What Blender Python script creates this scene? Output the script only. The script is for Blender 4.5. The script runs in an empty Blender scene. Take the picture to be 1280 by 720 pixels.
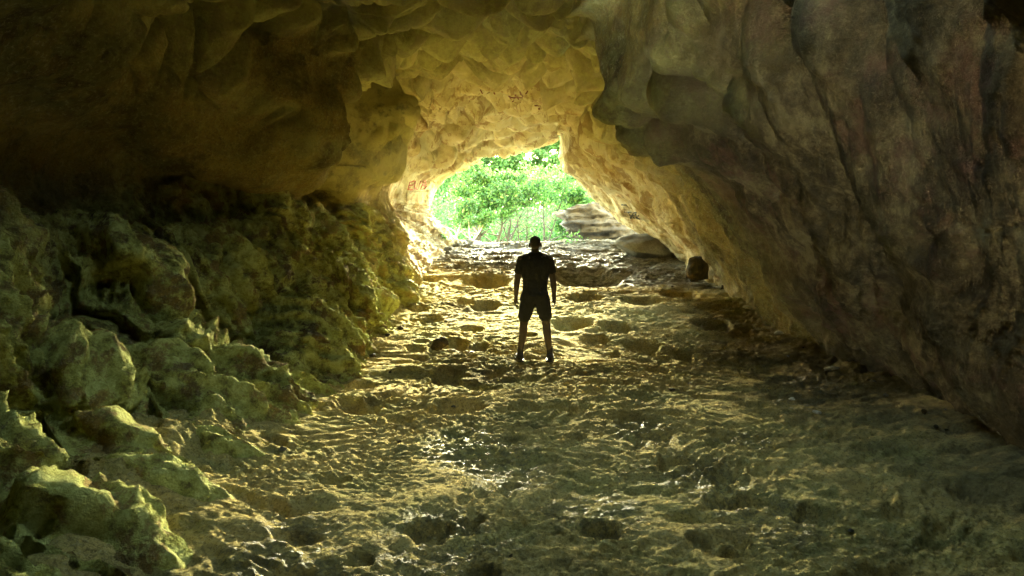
import bpy, bmesh, math, random
import numpy as np
from mathutils import Vector
from mathutils.bvhtree import BVHTree

random.seed(7)
RNG = np.random.default_rng(7)
S = bpy.context.scene
COL = S.collection
R = math.radians

# ---------------------------------------------------------------- camera
F = 924.0
CAM = np.array([0.0, 0.0, 1.77])
PITCH = math.atan((360 - 290) / F)
cam = bpy.data.cameras.new('camera')
cam.sensor_width = 36.0
cam.lens = 36.0 * F / 1280.0
cam.clip_start = 0.05
cam.clip_end = 2000
cam_o = bpy.data.objects.new('camera', cam)
COL.objects.link(cam_o)
cam_o.location = CAM
cam_o.rotation_euler = (R(90) - PITCH, 0, 0)
S.camera = cam_o

# ---------------------------------------------------------------- light
SUN_EL, SUN_AZ = R(12.6), R(4)
w = bpy.data.worlds.new('World')
S.world = w
w.use_nodes = True
nt = w.node_tree
bg = nt.nodes['Background']
sky = nt.nodes.new('ShaderNodeTexSky')
sky.sky_type = 'NISHITA'
sky.sun_disc = False
sky.sun_elevation = SUN_EL
sky.sun_rotation = SUN_AZ
sky.dust_density = 0.6
sky.ozone_density = 0.6
tint = nt.nodes.new('ShaderNodeMix')      # warm white balance of the photograph
tint.data_type = 'RGBA'
tint.blend_type = 'MULTIPLY'
tint.inputs[0].default_value = 1.0
tint.inputs[7].default_value = (0.97, 0.87, 0.58, 1)
nt.links.new(sky.outputs[0], tint.inputs[6])
nt.links.new(tint.outputs[2], bg.inputs[0])
bg.inputs[1].default_value = 0.11

sun = bpy.data.lights.new('sun', 'SUN')
sun.energy = 1.5
sun.angle = R(16)
sun.color = (1.0, 0.96, 0.62)
sun_o = bpy.data.objects.new('sun', sun)
COL.objects.link(sun_o)
sd = Vector((math.sin(SUN_AZ) * math.cos(SUN_EL), math.cos(SUN_AZ) * math.cos(SUN_EL), math.sin(SUN_EL)))
sun_o.rotation_euler = sd.to_track_quat('Z', 'Y').to_euler()
sun_o.location = (4, 30, 25)

S.view_settings.view_transform = 'Standard'
S.view_settings.look = 'None'
S.view_settings.exposure = 7.1
S.view_settings.gamma = 1.0
S.view_settings.use_curve_mapping = False
S.cycles.max_bounces = 10
S.cycles.diffuse_bounces = 6
S.cycles.transparent_max_bounces = 8
S.cycles.sample_clamp_indirect = 6
S.cycles.use_denoising = True
S.cycles.use_adaptive_sampling = False
S.cycles.use_guiding = True
S.cycles.use_light_tree = True

# ---------------------------------------------------------------- helpers
def pix(px, py, Y):
    """photo position at a forward depth Y (metres) as a point in the cave"""
    f = np.array([0, math.cos(PITCH), -math.sin(PITCH)])
    u = np.array([0, math.sin(PITCH), math.cos(PITCH)])
    d = f + np.array([1.0, 0, 0]) * (px - 640) / F + u * (360 - py) / F
    return CAM + d * (Y / d[1])

def ray(px, py):
    p = pix(px, py, 1.0) - CAM
    return Vector(p).normalized()

def project(P):
    Q = P - CAM
    zf = Q[..., 1] * math.cos(PITCH) - Q[..., 2] * math.sin(PITCH)
    up = Q[..., 1] * math.sin(PITCH) + Q[..., 2] * math.cos(PITCH)
    zf = np.where(zf > 0.05, zf, 1e-3)
    return 640 + F * Q[..., 0] / zf, 360 - F * up / zf, zf

_T = np.random.default_rng(99).random((16, 64 ** 3)).astype(np.float32)
def vnoise(P, seed=0):
    P = np.asarray(P, dtype=np.float32)
    T = _T[seed % 16]
    o = (seed // 16) * 7
    f0 = np.floor(P)
    i = f0.astype(np.int32) + o
    f = P - f0
    f = f * f * f * (f * (f * 6 - 15) + 10)
    X0, X1 = (i[..., 0] & 63) << 12, ((i[..., 0] + 1) & 63) << 12
    Y0, Y1 = (i[..., 1] & 63) << 6, ((i[..., 1] + 1) & 63) << 6
    Z0, Z1 = i[..., 2] & 63, (i[..., 2] + 1) & 63
    fx, fy, fz = f[..., 0], f[..., 1], f[..., 2]
    def L(a, b, t):
        return a + (b - a) * t
    r = L(L(L(T[X0 | Y0 | Z0], T[X0 | Y0 | Z1], fz), L(T[X0 | Y1 | Z0], T[X0 | Y1 | Z1], fz), fy),
          L(L(T[X1 | Y0 | Z0], T[X1 | Y0 | Z1], fz), L(T[X1 | Y1 | Z0], T[X1 | Y1 | Z1], fz), fy), fx)
    return r * 2 - 1

def fbm(P, octv=4, seed=0, gain=0.5, ridged=False):
    P = np.asarray(P, dtype=np.float32)
    a, s, tot = 1.0, 0, 0
    for o in range(octv):
        n = vnoise(P * np.float32(2.03 ** o) + np.float32(o * 17.3), seed + o)
        if ridged:
            n = 1 - 2 * np.abs(n)
        s = s + a * n
        tot += a
        a *= gain
    return s / tot

def worley(P, seed=0, flat=False):
    P = np.asarray(P, dtype=np.float32)
    f0 = np.floor(P)
    i = f0.astype(np.int32) + seed
    f = P - f0
    d1 = np.full(P.shape[:-1], 9.0, np.float32)
    d2 = np.full(P.shape[:-1], 9.0, np.float32)
    for dx in (-1, 0, 1):
        for dy in (-1, 0, 1):
            for dz in ((0,) if flat else (-1, 0, 1)):
                k = (((i[..., 0] + dx) & 63) << 12) | (((i[..., 1] + dy) & 63) << 6) | ((0 if flat else i[..., 2] + dz) & 63)
                ox = dx + _T[1][k] - f[..., 0]
                oy = dy + _T[5][k] - f[..., 1]
                d = ox * ox + oy * oy
                if not flat:
                    oz = dz + _T[9][k] - f[..., 2]
                    d = d + oz * oz
                n1 = np.minimum(d1, d)
                d2 = np.minimum(d2, np.maximum(d1, d))
                d1 = n1
    return np.sqrt(d1), np.sqrt(d2)

def only(mask, fn):
    """evaluate fn(index) only where the mask is alive"""
    out = np.zeros(mask.shape, np.float32)
    m = mask > 0.004
    if m.any():
        out[m] = fn(m) * mask[m]
    return out

def sstep(a, b, x):
    t = np.clip((x - a) / (b - a), 0, 1)
    return t * t * (3 - 2 * t)

def grid_mesh(name, P, flip=False, hole=None):
    nv, nu = P.shape[:2]
    idx = np.arange(nv * nu).reshape(nv, nu)
    q = np.stack([idx[:-1, :-1], idx[:-1, 1:], idx[1:, 1:], idx[1:, :-1]], -1).reshape(-1, 4)
    if flip:
        q = q[:, ::-1]
    if hole is not None:
        q = q[~hole.reshape(-1)[q].any(1)]
    me = bpy.data.meshes.new(name)
    me.vertices.add(nv * nu)
    me.vertices.foreach_set('co', P.reshape(-1).astype(np.float32))
    me.loops.add(q.size)
    me.loops.foreach_set('vertex_index', np.ascontiguousarray(q).reshape(-1).astype(np.int32))
    me.polygons.add(len(q))
    me.polygons.foreach_set('loop_start', (np.arange(len(q)) * 4).astype(np.int32))
    me.polygons.foreach_set('use_smooth', np.ones(len(q), bool))
    me.update()
    me.validate()
    return me

def mesh_from(name, verts, faces, smooth=True):
    me = bpy.data.meshes.new(name)
    me.from_pydata([tuple(v) for v in verts], [], faces)
    if smooth:
        me.polygons.foreach_set('use_smooth', [True] * len(me.polygons))
    me.update()
    return me

def obj(name, me, mat=None, parent=None, loc=None):
    o = bpy.data.objects.new(name, me)
    COL.objects.link(o)
    if mat is not None:
        me.materials.append(mat)
    if parent is not None:
        o.parent = parent
    if loc is not None:
        o.location = loc
    return o

def tag(o, label=None, cat=None, group=None, kind=None):
    if label: o['label'] = label
    if cat: o['category'] = cat
    if group: o['group'] = group
    if kind: o['kind'] = kind
    return o

def empty(name, loc, label, cat, group=None, rz=0):
    o = bpy.data.objects.new(name, None)
    COL.objects.link(o)
    o.location = loc
    o.rotation_euler = (0, 0, rz)
    o.empty_display_size = 0.2
    return tag(o, label, cat, group)

# ---------------------------------------------------------------- materials
class NT:
    def __init__(self, name):
        self.m = bpy.data.materials.new(name)
        self.m.use_nodes = True
        self.t = self.m.node_tree
        self.b = self.t.nodes['Principled BSDF']
        self.co = self.t.nodes.new('ShaderNodeTexCoord').outputs['Object']
        self.geo = self.t.nodes.new('ShaderNodeNewGeometry')
    def n(self, typ, **kw):
        x = self.t.nodes.new(typ)
        for k, v in kw.items():
            setattr(x, k, v)
        return x
    def link(self, a, b):
        self.t.links.new(a, b)
    def scaled(self, s, rot=(0, 0, 0)):
        mp = self.n('ShaderNodeMapping')
        mp.inputs['Scale'].default_value = s
        mp.inputs['Rotation'].default_value = rot
        self.link(self.co, mp.inputs[0])
        return mp.outputs[0]
    def noise(self, *a, **k):
        x = self.n('ShaderNodeMapRange')
        x.clamp = True
        x.inputs[1].default_value = 0.5 - 0.5 / 1.7
        x.inputs[2].default_value = 0.5 + 0.5 / 1.7
        self.link(self.rawnoise(*a, **k), x.inputs[0])
        return x.outputs[0]
    def rawnoise(self, scale, detail=5, rough=0.6, co=None, dist=0.0):
        x = self.n('ShaderNodeTexNoise')
        x.inputs['Scale'].default_value = scale
        x.inputs['Detail'].default_value = detail
        x.inputs['Roughness'].default_value = rough
        x.inputs['Distortion'].default_value = dist
        self.link(co or self.co, x.inputs['Vector'])
        return x.outputs['Fac']
    def ramp(self, fac, stops):
        x = self.n('ShaderNodeValToRGB')
        e = x.color_ramp.elements
        e[0].position, e[0].color = stops[0][0], (*stops[0][1], 1)
        e[1].position, e[1].color = stops[-1][0], (*stops[-1][1], 1)
        for p, c in stops[1:-1]:
            k = e.new(p)
            k.color = (*c, 1)
        self.link(fac, x.inputs[0])
        return x.outputs[0]
    def mask(self, fac, a, b):
        x = self.n('ShaderNodeMapRange')
        x.clamp = True
        x.interpolation_type = 'SMOOTHSTEP'
        x.inputs[1].default_value = a
        x.inputs[2].default_value = b
        self.link(fac, x.inputs[0])
        return x.outputs[0]
    def mix(self, fac, a, b, mode='MIX'):
        x = self.n('ShaderNodeMix', data_type='RGBA', blend_type=mode)
        if isinstance(fac, (int, float)):
            x.inputs[0].default_value = fac
        else:
            self.link(fac, x.inputs[0])
        for s, v in ((x.inputs[6], a), (x.inputs[7], b)):
            if isinstance(v, tuple):
                s.default_value = (*v, 1)
            else:
                self.link(v, s)
        return x.outputs[2]
    def math(self, op, a, b=0.0):
        x = self.n('ShaderNodeMath', operation=op)
        for s, v in ((x.inputs[0], a), (x.inputs[1], b)):
            if isinstance(v, (int, float)):
                s.default_value = v
            else:
                self.link(v, s)
        return x.outputs[0]
    def bump(self, hts, col=None):
        prev = None
        for h, dist, st in hts:
            x = self.n('ShaderNodeBump')
            x.inputs['Distance'].default_value = dist
            x.inputs['Strength'].default_value = st
            self.link(h, x.inputs['Height'])
            if prev is not None:
                self.link(prev, x.inputs['Normal'])
            prev = x.outputs[0]
        self.link(prev, self.b.inputs['Normal'])
    def base(self, c):
        if isinstance(c, tuple):
            self.b.inputs['Base Color'].default_value = (*c, 1)
        else:
            self.link(c, self.b.inputs['Base Color'])
    def rough(self, v):
        if isinstance(v, (int, float)):
            self.b.inputs['Roughness'].default_value = v
        else:
            self.link(v, self.b.inputs['Roughness'])

def axis(m, sock, i):
    s = m.n('ShaderNodeSeparateXYZ')
    m.link(sock, s.inputs[0])
    return s.outputs[i]

def rock_material(name, stops, moss=0.0, iron=0.45, stain=0.5, pale=True, fine=1.0, attr=True):
    m = NT(name)
    big = m.noise(0.55, 6, 0.62, dist=0.4)
    c = m.ramp(big, stops)
    # iron staining and dark mineral film
    n2 = m.noise(2.3, 7, 0.68)
    c = m.mix(m.math('MULTIPLY', m.mask(n2, 0.52, 0.68), iron), c, (0.30, 0.19, 0.055))
    n3 = m.noise(1.2, 8, 0.7, m.scaled((1, 1, 0.35)))
    c = m.mix(m.math('MULTIPLY', m.mask(n3, 0.55, 0.70), stain), c, (0.075, 0.062, 0.035))
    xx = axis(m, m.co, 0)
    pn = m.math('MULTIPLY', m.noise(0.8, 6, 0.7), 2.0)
    tone_shade_r = m.math('MULTIPLY', m.mask(m.math('ADD', xx, pn), 2.2, 3.4), m.mask(m.math('SUBTRACT', axis(m, m.co, 1), pn), 10.8, 8.3))
    tone_shade_r = m.math('MULTIPLY', tone_shade_r, 0.92)  # purple-brown rock tone together with painted shade on the right wall
    tone_shade_r = m.math('MAXIMUM', tone_shade_r, m.math('MULTIPLY', m.mask(axis(m, m.co, 1), 3.0, 0.5), 0.95))  # rear walls also coloured dark to cut their bounced light
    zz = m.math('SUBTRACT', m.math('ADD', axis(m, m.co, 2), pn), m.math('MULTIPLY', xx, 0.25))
    tone_shade_l = m.math('MULTIPLY', m.mask(m.math('SUBTRACT', pn, xx), 2.9, 4.2), m.mask(zz, 3.0, 4.2))
    tone_shade_l = m.math('MULTIPLY', m.math('MULTIPLY', tone_shade_l, 0.08), m.mask(axis(m, m.co, 1), 12.8, 11.2))  # faint painted shade over the brown left overhang
    # grit
    g = m.noise(38, 4, 0.75)
    c = m.mix(m.math('MULTIPLY', m.mask(g, 0.50, 0.66), 0.45), c, (0.10, 0.085, 0.045))
    g2 = m.noise(22, 5, 0.8)
    c = m.mix(m.math('MULTIPLY', m.mask(g2, 0.56, 0.68), m.math('SUBTRACT', 0.35, m.math('MULTIPLY', m.math('MAXIMUM', tone_shade_r, tone_shade_l), 0.36))), c, (0.52, 0.46, 0.28))
    if pale:   # golden light on the left wall fins, put into the rock colour
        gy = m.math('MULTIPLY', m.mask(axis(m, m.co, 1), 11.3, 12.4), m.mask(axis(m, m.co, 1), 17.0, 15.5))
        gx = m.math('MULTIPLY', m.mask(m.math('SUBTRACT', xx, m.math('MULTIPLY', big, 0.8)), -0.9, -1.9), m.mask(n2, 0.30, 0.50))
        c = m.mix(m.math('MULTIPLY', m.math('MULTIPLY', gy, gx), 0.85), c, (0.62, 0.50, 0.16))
    if pale:   # limestone paler near the mouth, its bright bounced light put into the colour
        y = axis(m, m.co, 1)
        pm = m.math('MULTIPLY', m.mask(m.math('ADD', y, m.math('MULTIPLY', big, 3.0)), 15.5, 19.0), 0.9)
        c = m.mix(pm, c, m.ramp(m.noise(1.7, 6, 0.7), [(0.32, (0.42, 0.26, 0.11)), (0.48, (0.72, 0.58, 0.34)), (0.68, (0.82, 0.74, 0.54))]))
    if pale:
        so = m.math('SUBTRACT', 1.0, m.n('ShaderNodeAttribute', attribute_name='grit').outputs['Fac'])
        c = m.mix(m.math('MULTIPLY', m.math('MULTIPLY', so, m.mask(axis(m, m.co, 1), 4.0, 7.0)), 0.75), c, m.ramp(big, [(0.25, (0.34, 0.30, 0.15)), (0.5, (0.58, 0.53, 0.30)), (0.8, (0.52, 0.51, 0.31))]))  # roof rock made paler to lift its dim light
    if moss > 0:
        at = m.n('ShaderNodeAttribute', attribute_name='moss')
        mn = m.noise(3.1, 7, 0.72)
        mm = m.math('MULTIPLY', at.outputs['Fac'], m.mask(mn, 0.34, 0.50))
        mc = m.ramp(m.noise(7, 7, 0.75), [(0.28, (0.16, 0.14, 0.045)), (0.46, (0.46, 0.47, 0.12)), (0.66, (0.70, 0.74, 0.26))])
        c = m.mix(m.math('MULTIPLY', mm, moss), c, mc)
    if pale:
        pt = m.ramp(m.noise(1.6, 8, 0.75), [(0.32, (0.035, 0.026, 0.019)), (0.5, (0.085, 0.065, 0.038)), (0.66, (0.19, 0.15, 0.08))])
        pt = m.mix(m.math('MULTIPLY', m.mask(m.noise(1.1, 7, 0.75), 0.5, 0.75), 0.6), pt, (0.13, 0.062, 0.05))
        c = m.mix(m.math('MAXIMUM', tone_shade_r, tone_shade_l), c, pt)
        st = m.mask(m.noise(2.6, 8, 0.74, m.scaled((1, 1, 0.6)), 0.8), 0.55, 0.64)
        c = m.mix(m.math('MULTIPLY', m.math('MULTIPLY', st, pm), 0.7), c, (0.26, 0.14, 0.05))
    m.base(c)
    m.rough(m.math('SUBTRACT', 0.92, m.math('MULTIPLY', m.mask(n3, 0.5, 0.7), 0.1)))
    m.b.inputs['Specular IOR Level'].default_value = 0.05
    if pale:
        gr = m.n('ShaderNodeAttribute', attribute_name='grit').outputs['Fac']
        m.bump([(m.math('MULTIPLY', m.rawnoise(5, 9, 0.75), gr), 0.15, 0.9), (m.math('MULTIPLY', m.rawnoise(19, 6, 0.78), gr), 0.05, 0.9), (g, 0.012, 0.8)])
    else:
        m.bump([(m.rawnoise(5, 9, 0.75), 0.13 * fine, 0.9), (m.rawnoise(19, 6, 0.75), 0.035 * fine, 0.8), (g, 0.012 * fine, 0.8)])
    return m.m

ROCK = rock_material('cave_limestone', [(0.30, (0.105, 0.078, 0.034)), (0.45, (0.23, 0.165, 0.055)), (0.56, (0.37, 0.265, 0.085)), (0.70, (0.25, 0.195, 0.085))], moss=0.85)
BOULDER = rock_material('boulder_stone', [(0.3, (0.13, 0.12, 0.10)), (0.5, (0.26, 0.245, 0.20)), (0.68, (0.40, 0.39, 0.34))], pale=False, stain=0.15, iron=0.0)
OUTROCK = rock_material('weathered_layered_rock', [(0.3, (0.03, 0.032, 0.038)), (0.5, (0.085, 0.09, 0.105)), (0.7, (0.19, 0.21, 0.25))], pale=False, stain=0.3, iron=0.0)
DARKSTONE = rock_material('dark_stone', [(0.3, (0.05, 0.042, 0.025)), (0.5, (0.08, 0.066, 0.035)), (0.7, (0.12, 0.10, 0.055))], pale=False, stain=0.4)
GLINTSTONE = rock_material('glint_flake_stone', [(0.3, (0.5, 0.48, 0.38)), (0.5, (0.66, 0.64, 0.54)), (0.7, (0.75, 0.73, 0.62))], pale=False, stain=0.1)

def floor_material():
    m = NT('trodden_cave_floor')
    st = m.scaled((0.7, 1.0, 1.0))
    big = m.noise(0.6, 6, 0.65, st, 0.5)
    c = m.ramp(big, [(0.25, (0.28, 0.215, 0.08)), (0.42, (0.50, 0.395, 0.14)), (0.6, (0.62, 0.475, 0.17)), (0.78, (0.44, 0.39, 0.14))])
    n2 = m.noise(3.0, 8, 0.72)
    c = m.mix(m.math('MULTIPLY', m.mask(n2, 0.50, 0.70), 0.5), c, (0.13, 0.12, 0.06))
    n3 = m.noise(5.2, 8, 0.72)
    c = m.mix(m.math('MULTIPLY', m.mask(n3, 0.55, 0.70), 0.3), c, (0.58, 0.50, 0.22))
    n4 = m.noise(1.1, 8, 0.72)
    c = m.mix(m.math('MULTIPLY', m.mask(n4, 0.45, 0.66), 0.35), c, (0.24, 0.29, 0.10))
    g = m.noise(45, 4, 0.75)
    c = m.mix(m.math('MULTIPLY', m.mask(g, 0.5, 0.66), 0.5), c, (0.09, 0.075, 0.035))
    g2 = m.noise(30, 4, 0.75)
    c = m.mix(m.math('MULTIPLY', m.mask(g2, 0.56, 0.70), 0.4), c, (0.55, 0.48, 0.26))
    dark_side = m.mask(m.math('ADD', axis(m, m.co, 0), m.math('MULTIPLY', m.noise(0.9, 7, 0.72), 2.4)), 3.2, 5.2)  # floor darker towards the right wall
    c = m.mix(m.math('MULTIPLY', m.math('MULTIPLY', dark_side, m.mask(axis(m, m.co, 1), 16, 10)), 0.72), c, (0.15, 0.12, 0.07))
    # grey rock towards the mouth, coloured darker to hold back the strong light
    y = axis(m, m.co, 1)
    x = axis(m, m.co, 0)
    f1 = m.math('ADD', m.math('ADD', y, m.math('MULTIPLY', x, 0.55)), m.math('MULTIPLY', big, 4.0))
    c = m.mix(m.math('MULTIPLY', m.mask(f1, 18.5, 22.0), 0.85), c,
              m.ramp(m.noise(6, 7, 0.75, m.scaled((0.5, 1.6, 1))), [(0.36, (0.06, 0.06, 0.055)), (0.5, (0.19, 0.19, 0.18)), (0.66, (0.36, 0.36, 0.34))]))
    c = m.mix(m.mask(y, 24.2, 25.0), c, (0.52, 0.48, 0.38))  # unseen apron outside the lip, made pale to bounce light inside
    wet = m.n('ShaderNodeAttribute', attribute_name='wet').outputs['Fac']
    wn = m.math('MULTIPLY', wet, m.mask(m.noise(13, 5, 0.7), 0.48, 0.58))
    c = m.mix(m.math('MULTIPLY', wn, 0.45), c, (0.06, 0.06, 0.035))
    m.base(c)
    m.rough(m.math('SUBTRACT', 1.0, m.math('MULTIPLY', wn, 0.48)))
    m.link(m.math('ADD', m.math('MULTIPLY', wn, 0.12), 0.02), m.b.inputs['Specular IOR Level'])
    vo = m.n('ShaderNodeTexVoronoi')
    vo.inputs['Scale'].default_value = 17
    dm = m.n('ShaderNodeVectorMath', operation='ADD')
    m.link(m.co, dm.inputs[0])
    nz = m.n('ShaderNodeTexNoise'); nz.inputs['Scale'].default_value = 9
    m.link(m.co, nz.inputs['Vector'])
    sc_ = m.n('ShaderNodeVectorMath', operation='SCALE'); sc_.inputs['Scale'].default_value = 0.11
    m.link(nz.outputs['Color'], sc_.inputs[0])
    m.link(sc_.outputs[0], dm.inputs[1])
    m.link(dm.outputs[0], vo.inputs['Vector'])
    pits = m.mask(vo.outputs['Distance'], 0.12, 0.42)
    m.bump([(m.rawnoise(6, 9, 0.8), 0.05, 0.9), (pits, 0.06, 1.0), (m.rawnoise(28, 6, 0.8), 0.045, 1.0), (m.rawnoise(70, 4, 0.8), 0.012, 1.0)])
    return m.m
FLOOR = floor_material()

def simple(name, col, var=0.25, scale=8, rough=0.8, bump=0.01, dark=None, trans=0.0):
    m = NT(name)
    n = m.noise(scale, 5, 0.65)
    d = dark or tuple(c * (1 - var) for c in col)
    l = tuple(min(1, c * (1 + var)) for c in col)
    m.base(m.ramp(n, [(0.3, d), (0.7, l)]))
    m.rough(rough)
    m.bump([(m.rawnoise(scale * 3, 5, 0.7), bump, 0.7)])
    return m.m

def leaf_material(name, stops):
    m = NT(name)
    rnd = m.geo.outputs['Random Per Island']
    c = m.ramp(rnd, stops)
    m.base(c)
    m.rough(0.5)
    tr = m.n('ShaderNodeBsdfTranslucent')
    m.link(c, tr.inputs[0])
    mx = m.n('ShaderNodeMixShader')
    mx.inputs[0].default_value = 0.55
    out = m.t.nodes['Material Output']
    m.link(m.b.outputs[0], mx.inputs[1])
    m.link(tr.outputs[0], mx.inputs[2])
    m.link(mx.outputs[0], out.inputs[0])
    return m.m
LEAF = leaf_material('fresh_leaves', [(0.0, (0.015, 0.052, 0.010)), (0.5, (0.042, 0.115, 0.022)), (1.0, (0.09, 0.19, 0.04))])
LEAF2 = leaf_material('lime_leaves', [(0.0, (0.024, 0.075, 0.015)), (0.5, (0.06, 0.15, 0.032)), (1.0, (0.125, 0.24, 0.06))])
LEAF3 = leaf_material('hazy_far_leaves', [(0.0, (0.035, 0.095, 0.02)), (0.5, (0.075, 0.165, 0.038)), (1.0, (0.14, 0.24, 0.075))])  # paler than the near leaves, distance haze put into the colour
BARK = simple('tree_bark', (0.035, 0.03, 0.022), 0.4, 12, 0.9, 0.02)
PALEBARK = simple('pale_bark', (0.34, 0.30, 0.24), 0.35, 12, 0.9, 0.02)
GROUND = simple('woodland_ground', (0.07, 0.10, 0.03), 0.5, 1.5, 0.95, 0.05)
CLOTH_SHIRT = simple('black_jersey', (0.012, 0.011, 0.010), 0.3, 40, 0.9, 0.003)
CLOTH_SHORTS = simple('black_shorts_cloth', (0.010, 0.010, 0.011), 0.3, 60, 0.85, 0.003)
SKIN = simple('tanned_skin', (0.055, 0.036, 0.022), 0.15, 14, 0.6, 0.002)
HAIR = simple('dark_hair', (0.012, 0.009, 0.007), 0.4, 90, 0.7, 0.006)
SHOE = simple('dark_shoe', (0.014, 0.013, 0.012), 0.4, 40, 0.75, 0.003)
SOLE = simple('shoe_sole', (0.04, 0.038, 0.034), 0.3, 40, 0.8, 0.002)
SOCK = simple('dark_sock', (0.02, 0.019, 0.018), 0.3, 90, 0.9, 0.003)

# ---------------------------------------------------------------- floor height
def floor_base(x, y):
    t = np.clip((y - 9.0) / 15.0, 0, 1)
    z = 1.44 * t ** 1.35
    drop = sstep(24.3, 31.0, y)
    z = z * (1 - drop) + drop * (-0.6)
    return z

PITS = [(750, 657, 56, 1.0), (720, 545, 32, .9), (642, 545, 28, 1), (838, 576, 38, 1), (880, 582, 24, .9), (748, 480, 32, .9),
        (340, 558, 44, .8), (535, 655, 60, .8), (592, 646, 32, .9), (605, 703, 54, .8), (450, 506, 60, .6), (575, 508, 70, .6),
        (655, 508, 46, .6), (700, 509, 40, .6), (810, 487, 26, .9), (1010, 635, 30, .8), (655, 648, 20, .9), (692, 663, 24, .9),
        (455, 480, 26, .8), (560, 470, 50, .6), (604, 381, 40, .7), (580, 376, 30, .6), (568, 434, 40, .5), (690, 455, 20, .5),
        (715, 405, 60, .6), (770, 410, 45, .6), (890, 408, 50, .6), (800, 432, 50, .5), (575, 333, 20, .7), (540, 352, 26, .7),
        (610, 350, 60, .6), (520, 440, 26, .5), (470, 425, 20, .6), (900, 545, 40, .7), (940, 550, 30, .7), (860, 490, 26, .7),
        (785, 520, 44, .8), (745, 425, 36, .6), (500, 520, 40, .5), (420, 600, 40, .6), (370, 640, 36, .6), (930, 620, 50, .7),
        (640, 600, 26, .5), (790, 610, 20, .5), (450, 690, 36, .7), (700, 700, 30, .5), (880, 670, 40, .6), (850, 440, 40, .5),
        (590, 412, 26, .6), (540, 400, 30, .5), (660, 420, 22, .6), (820, 460, 30, .5), (960, 480, 30, .6), (620, 470, 26, .5),
        (600, 436, 30, .6), (560, 420, 22, .5), (730, 372, 46, .5), (800, 380, 46, .4), (850, 372, 46, .4), (520, 385, 30, .5)]
WET = [(600, 560, .55), (885, 600, .42), (955, 642, .35), (935, 553, .3), (800, 540, .35), (590, 437, .35), (640, 590, .4), (560, 690, .5),
       (720, 330, 2.4), (800, 335, 2.2), (1010, 475, .45), (990, 500, .35), (740, 640, .4), (350, 690, .4), (640, 318, 1.8)]

def floor_hit(px, py):
    d = ray(px, py)
    t = 1.0
    for _ in range(4000):
        p = CAM + np.array(d) * t
        if p[2] <= floor_base(p[0], p[1]):
            break
        t += 0.01
    return p

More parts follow.
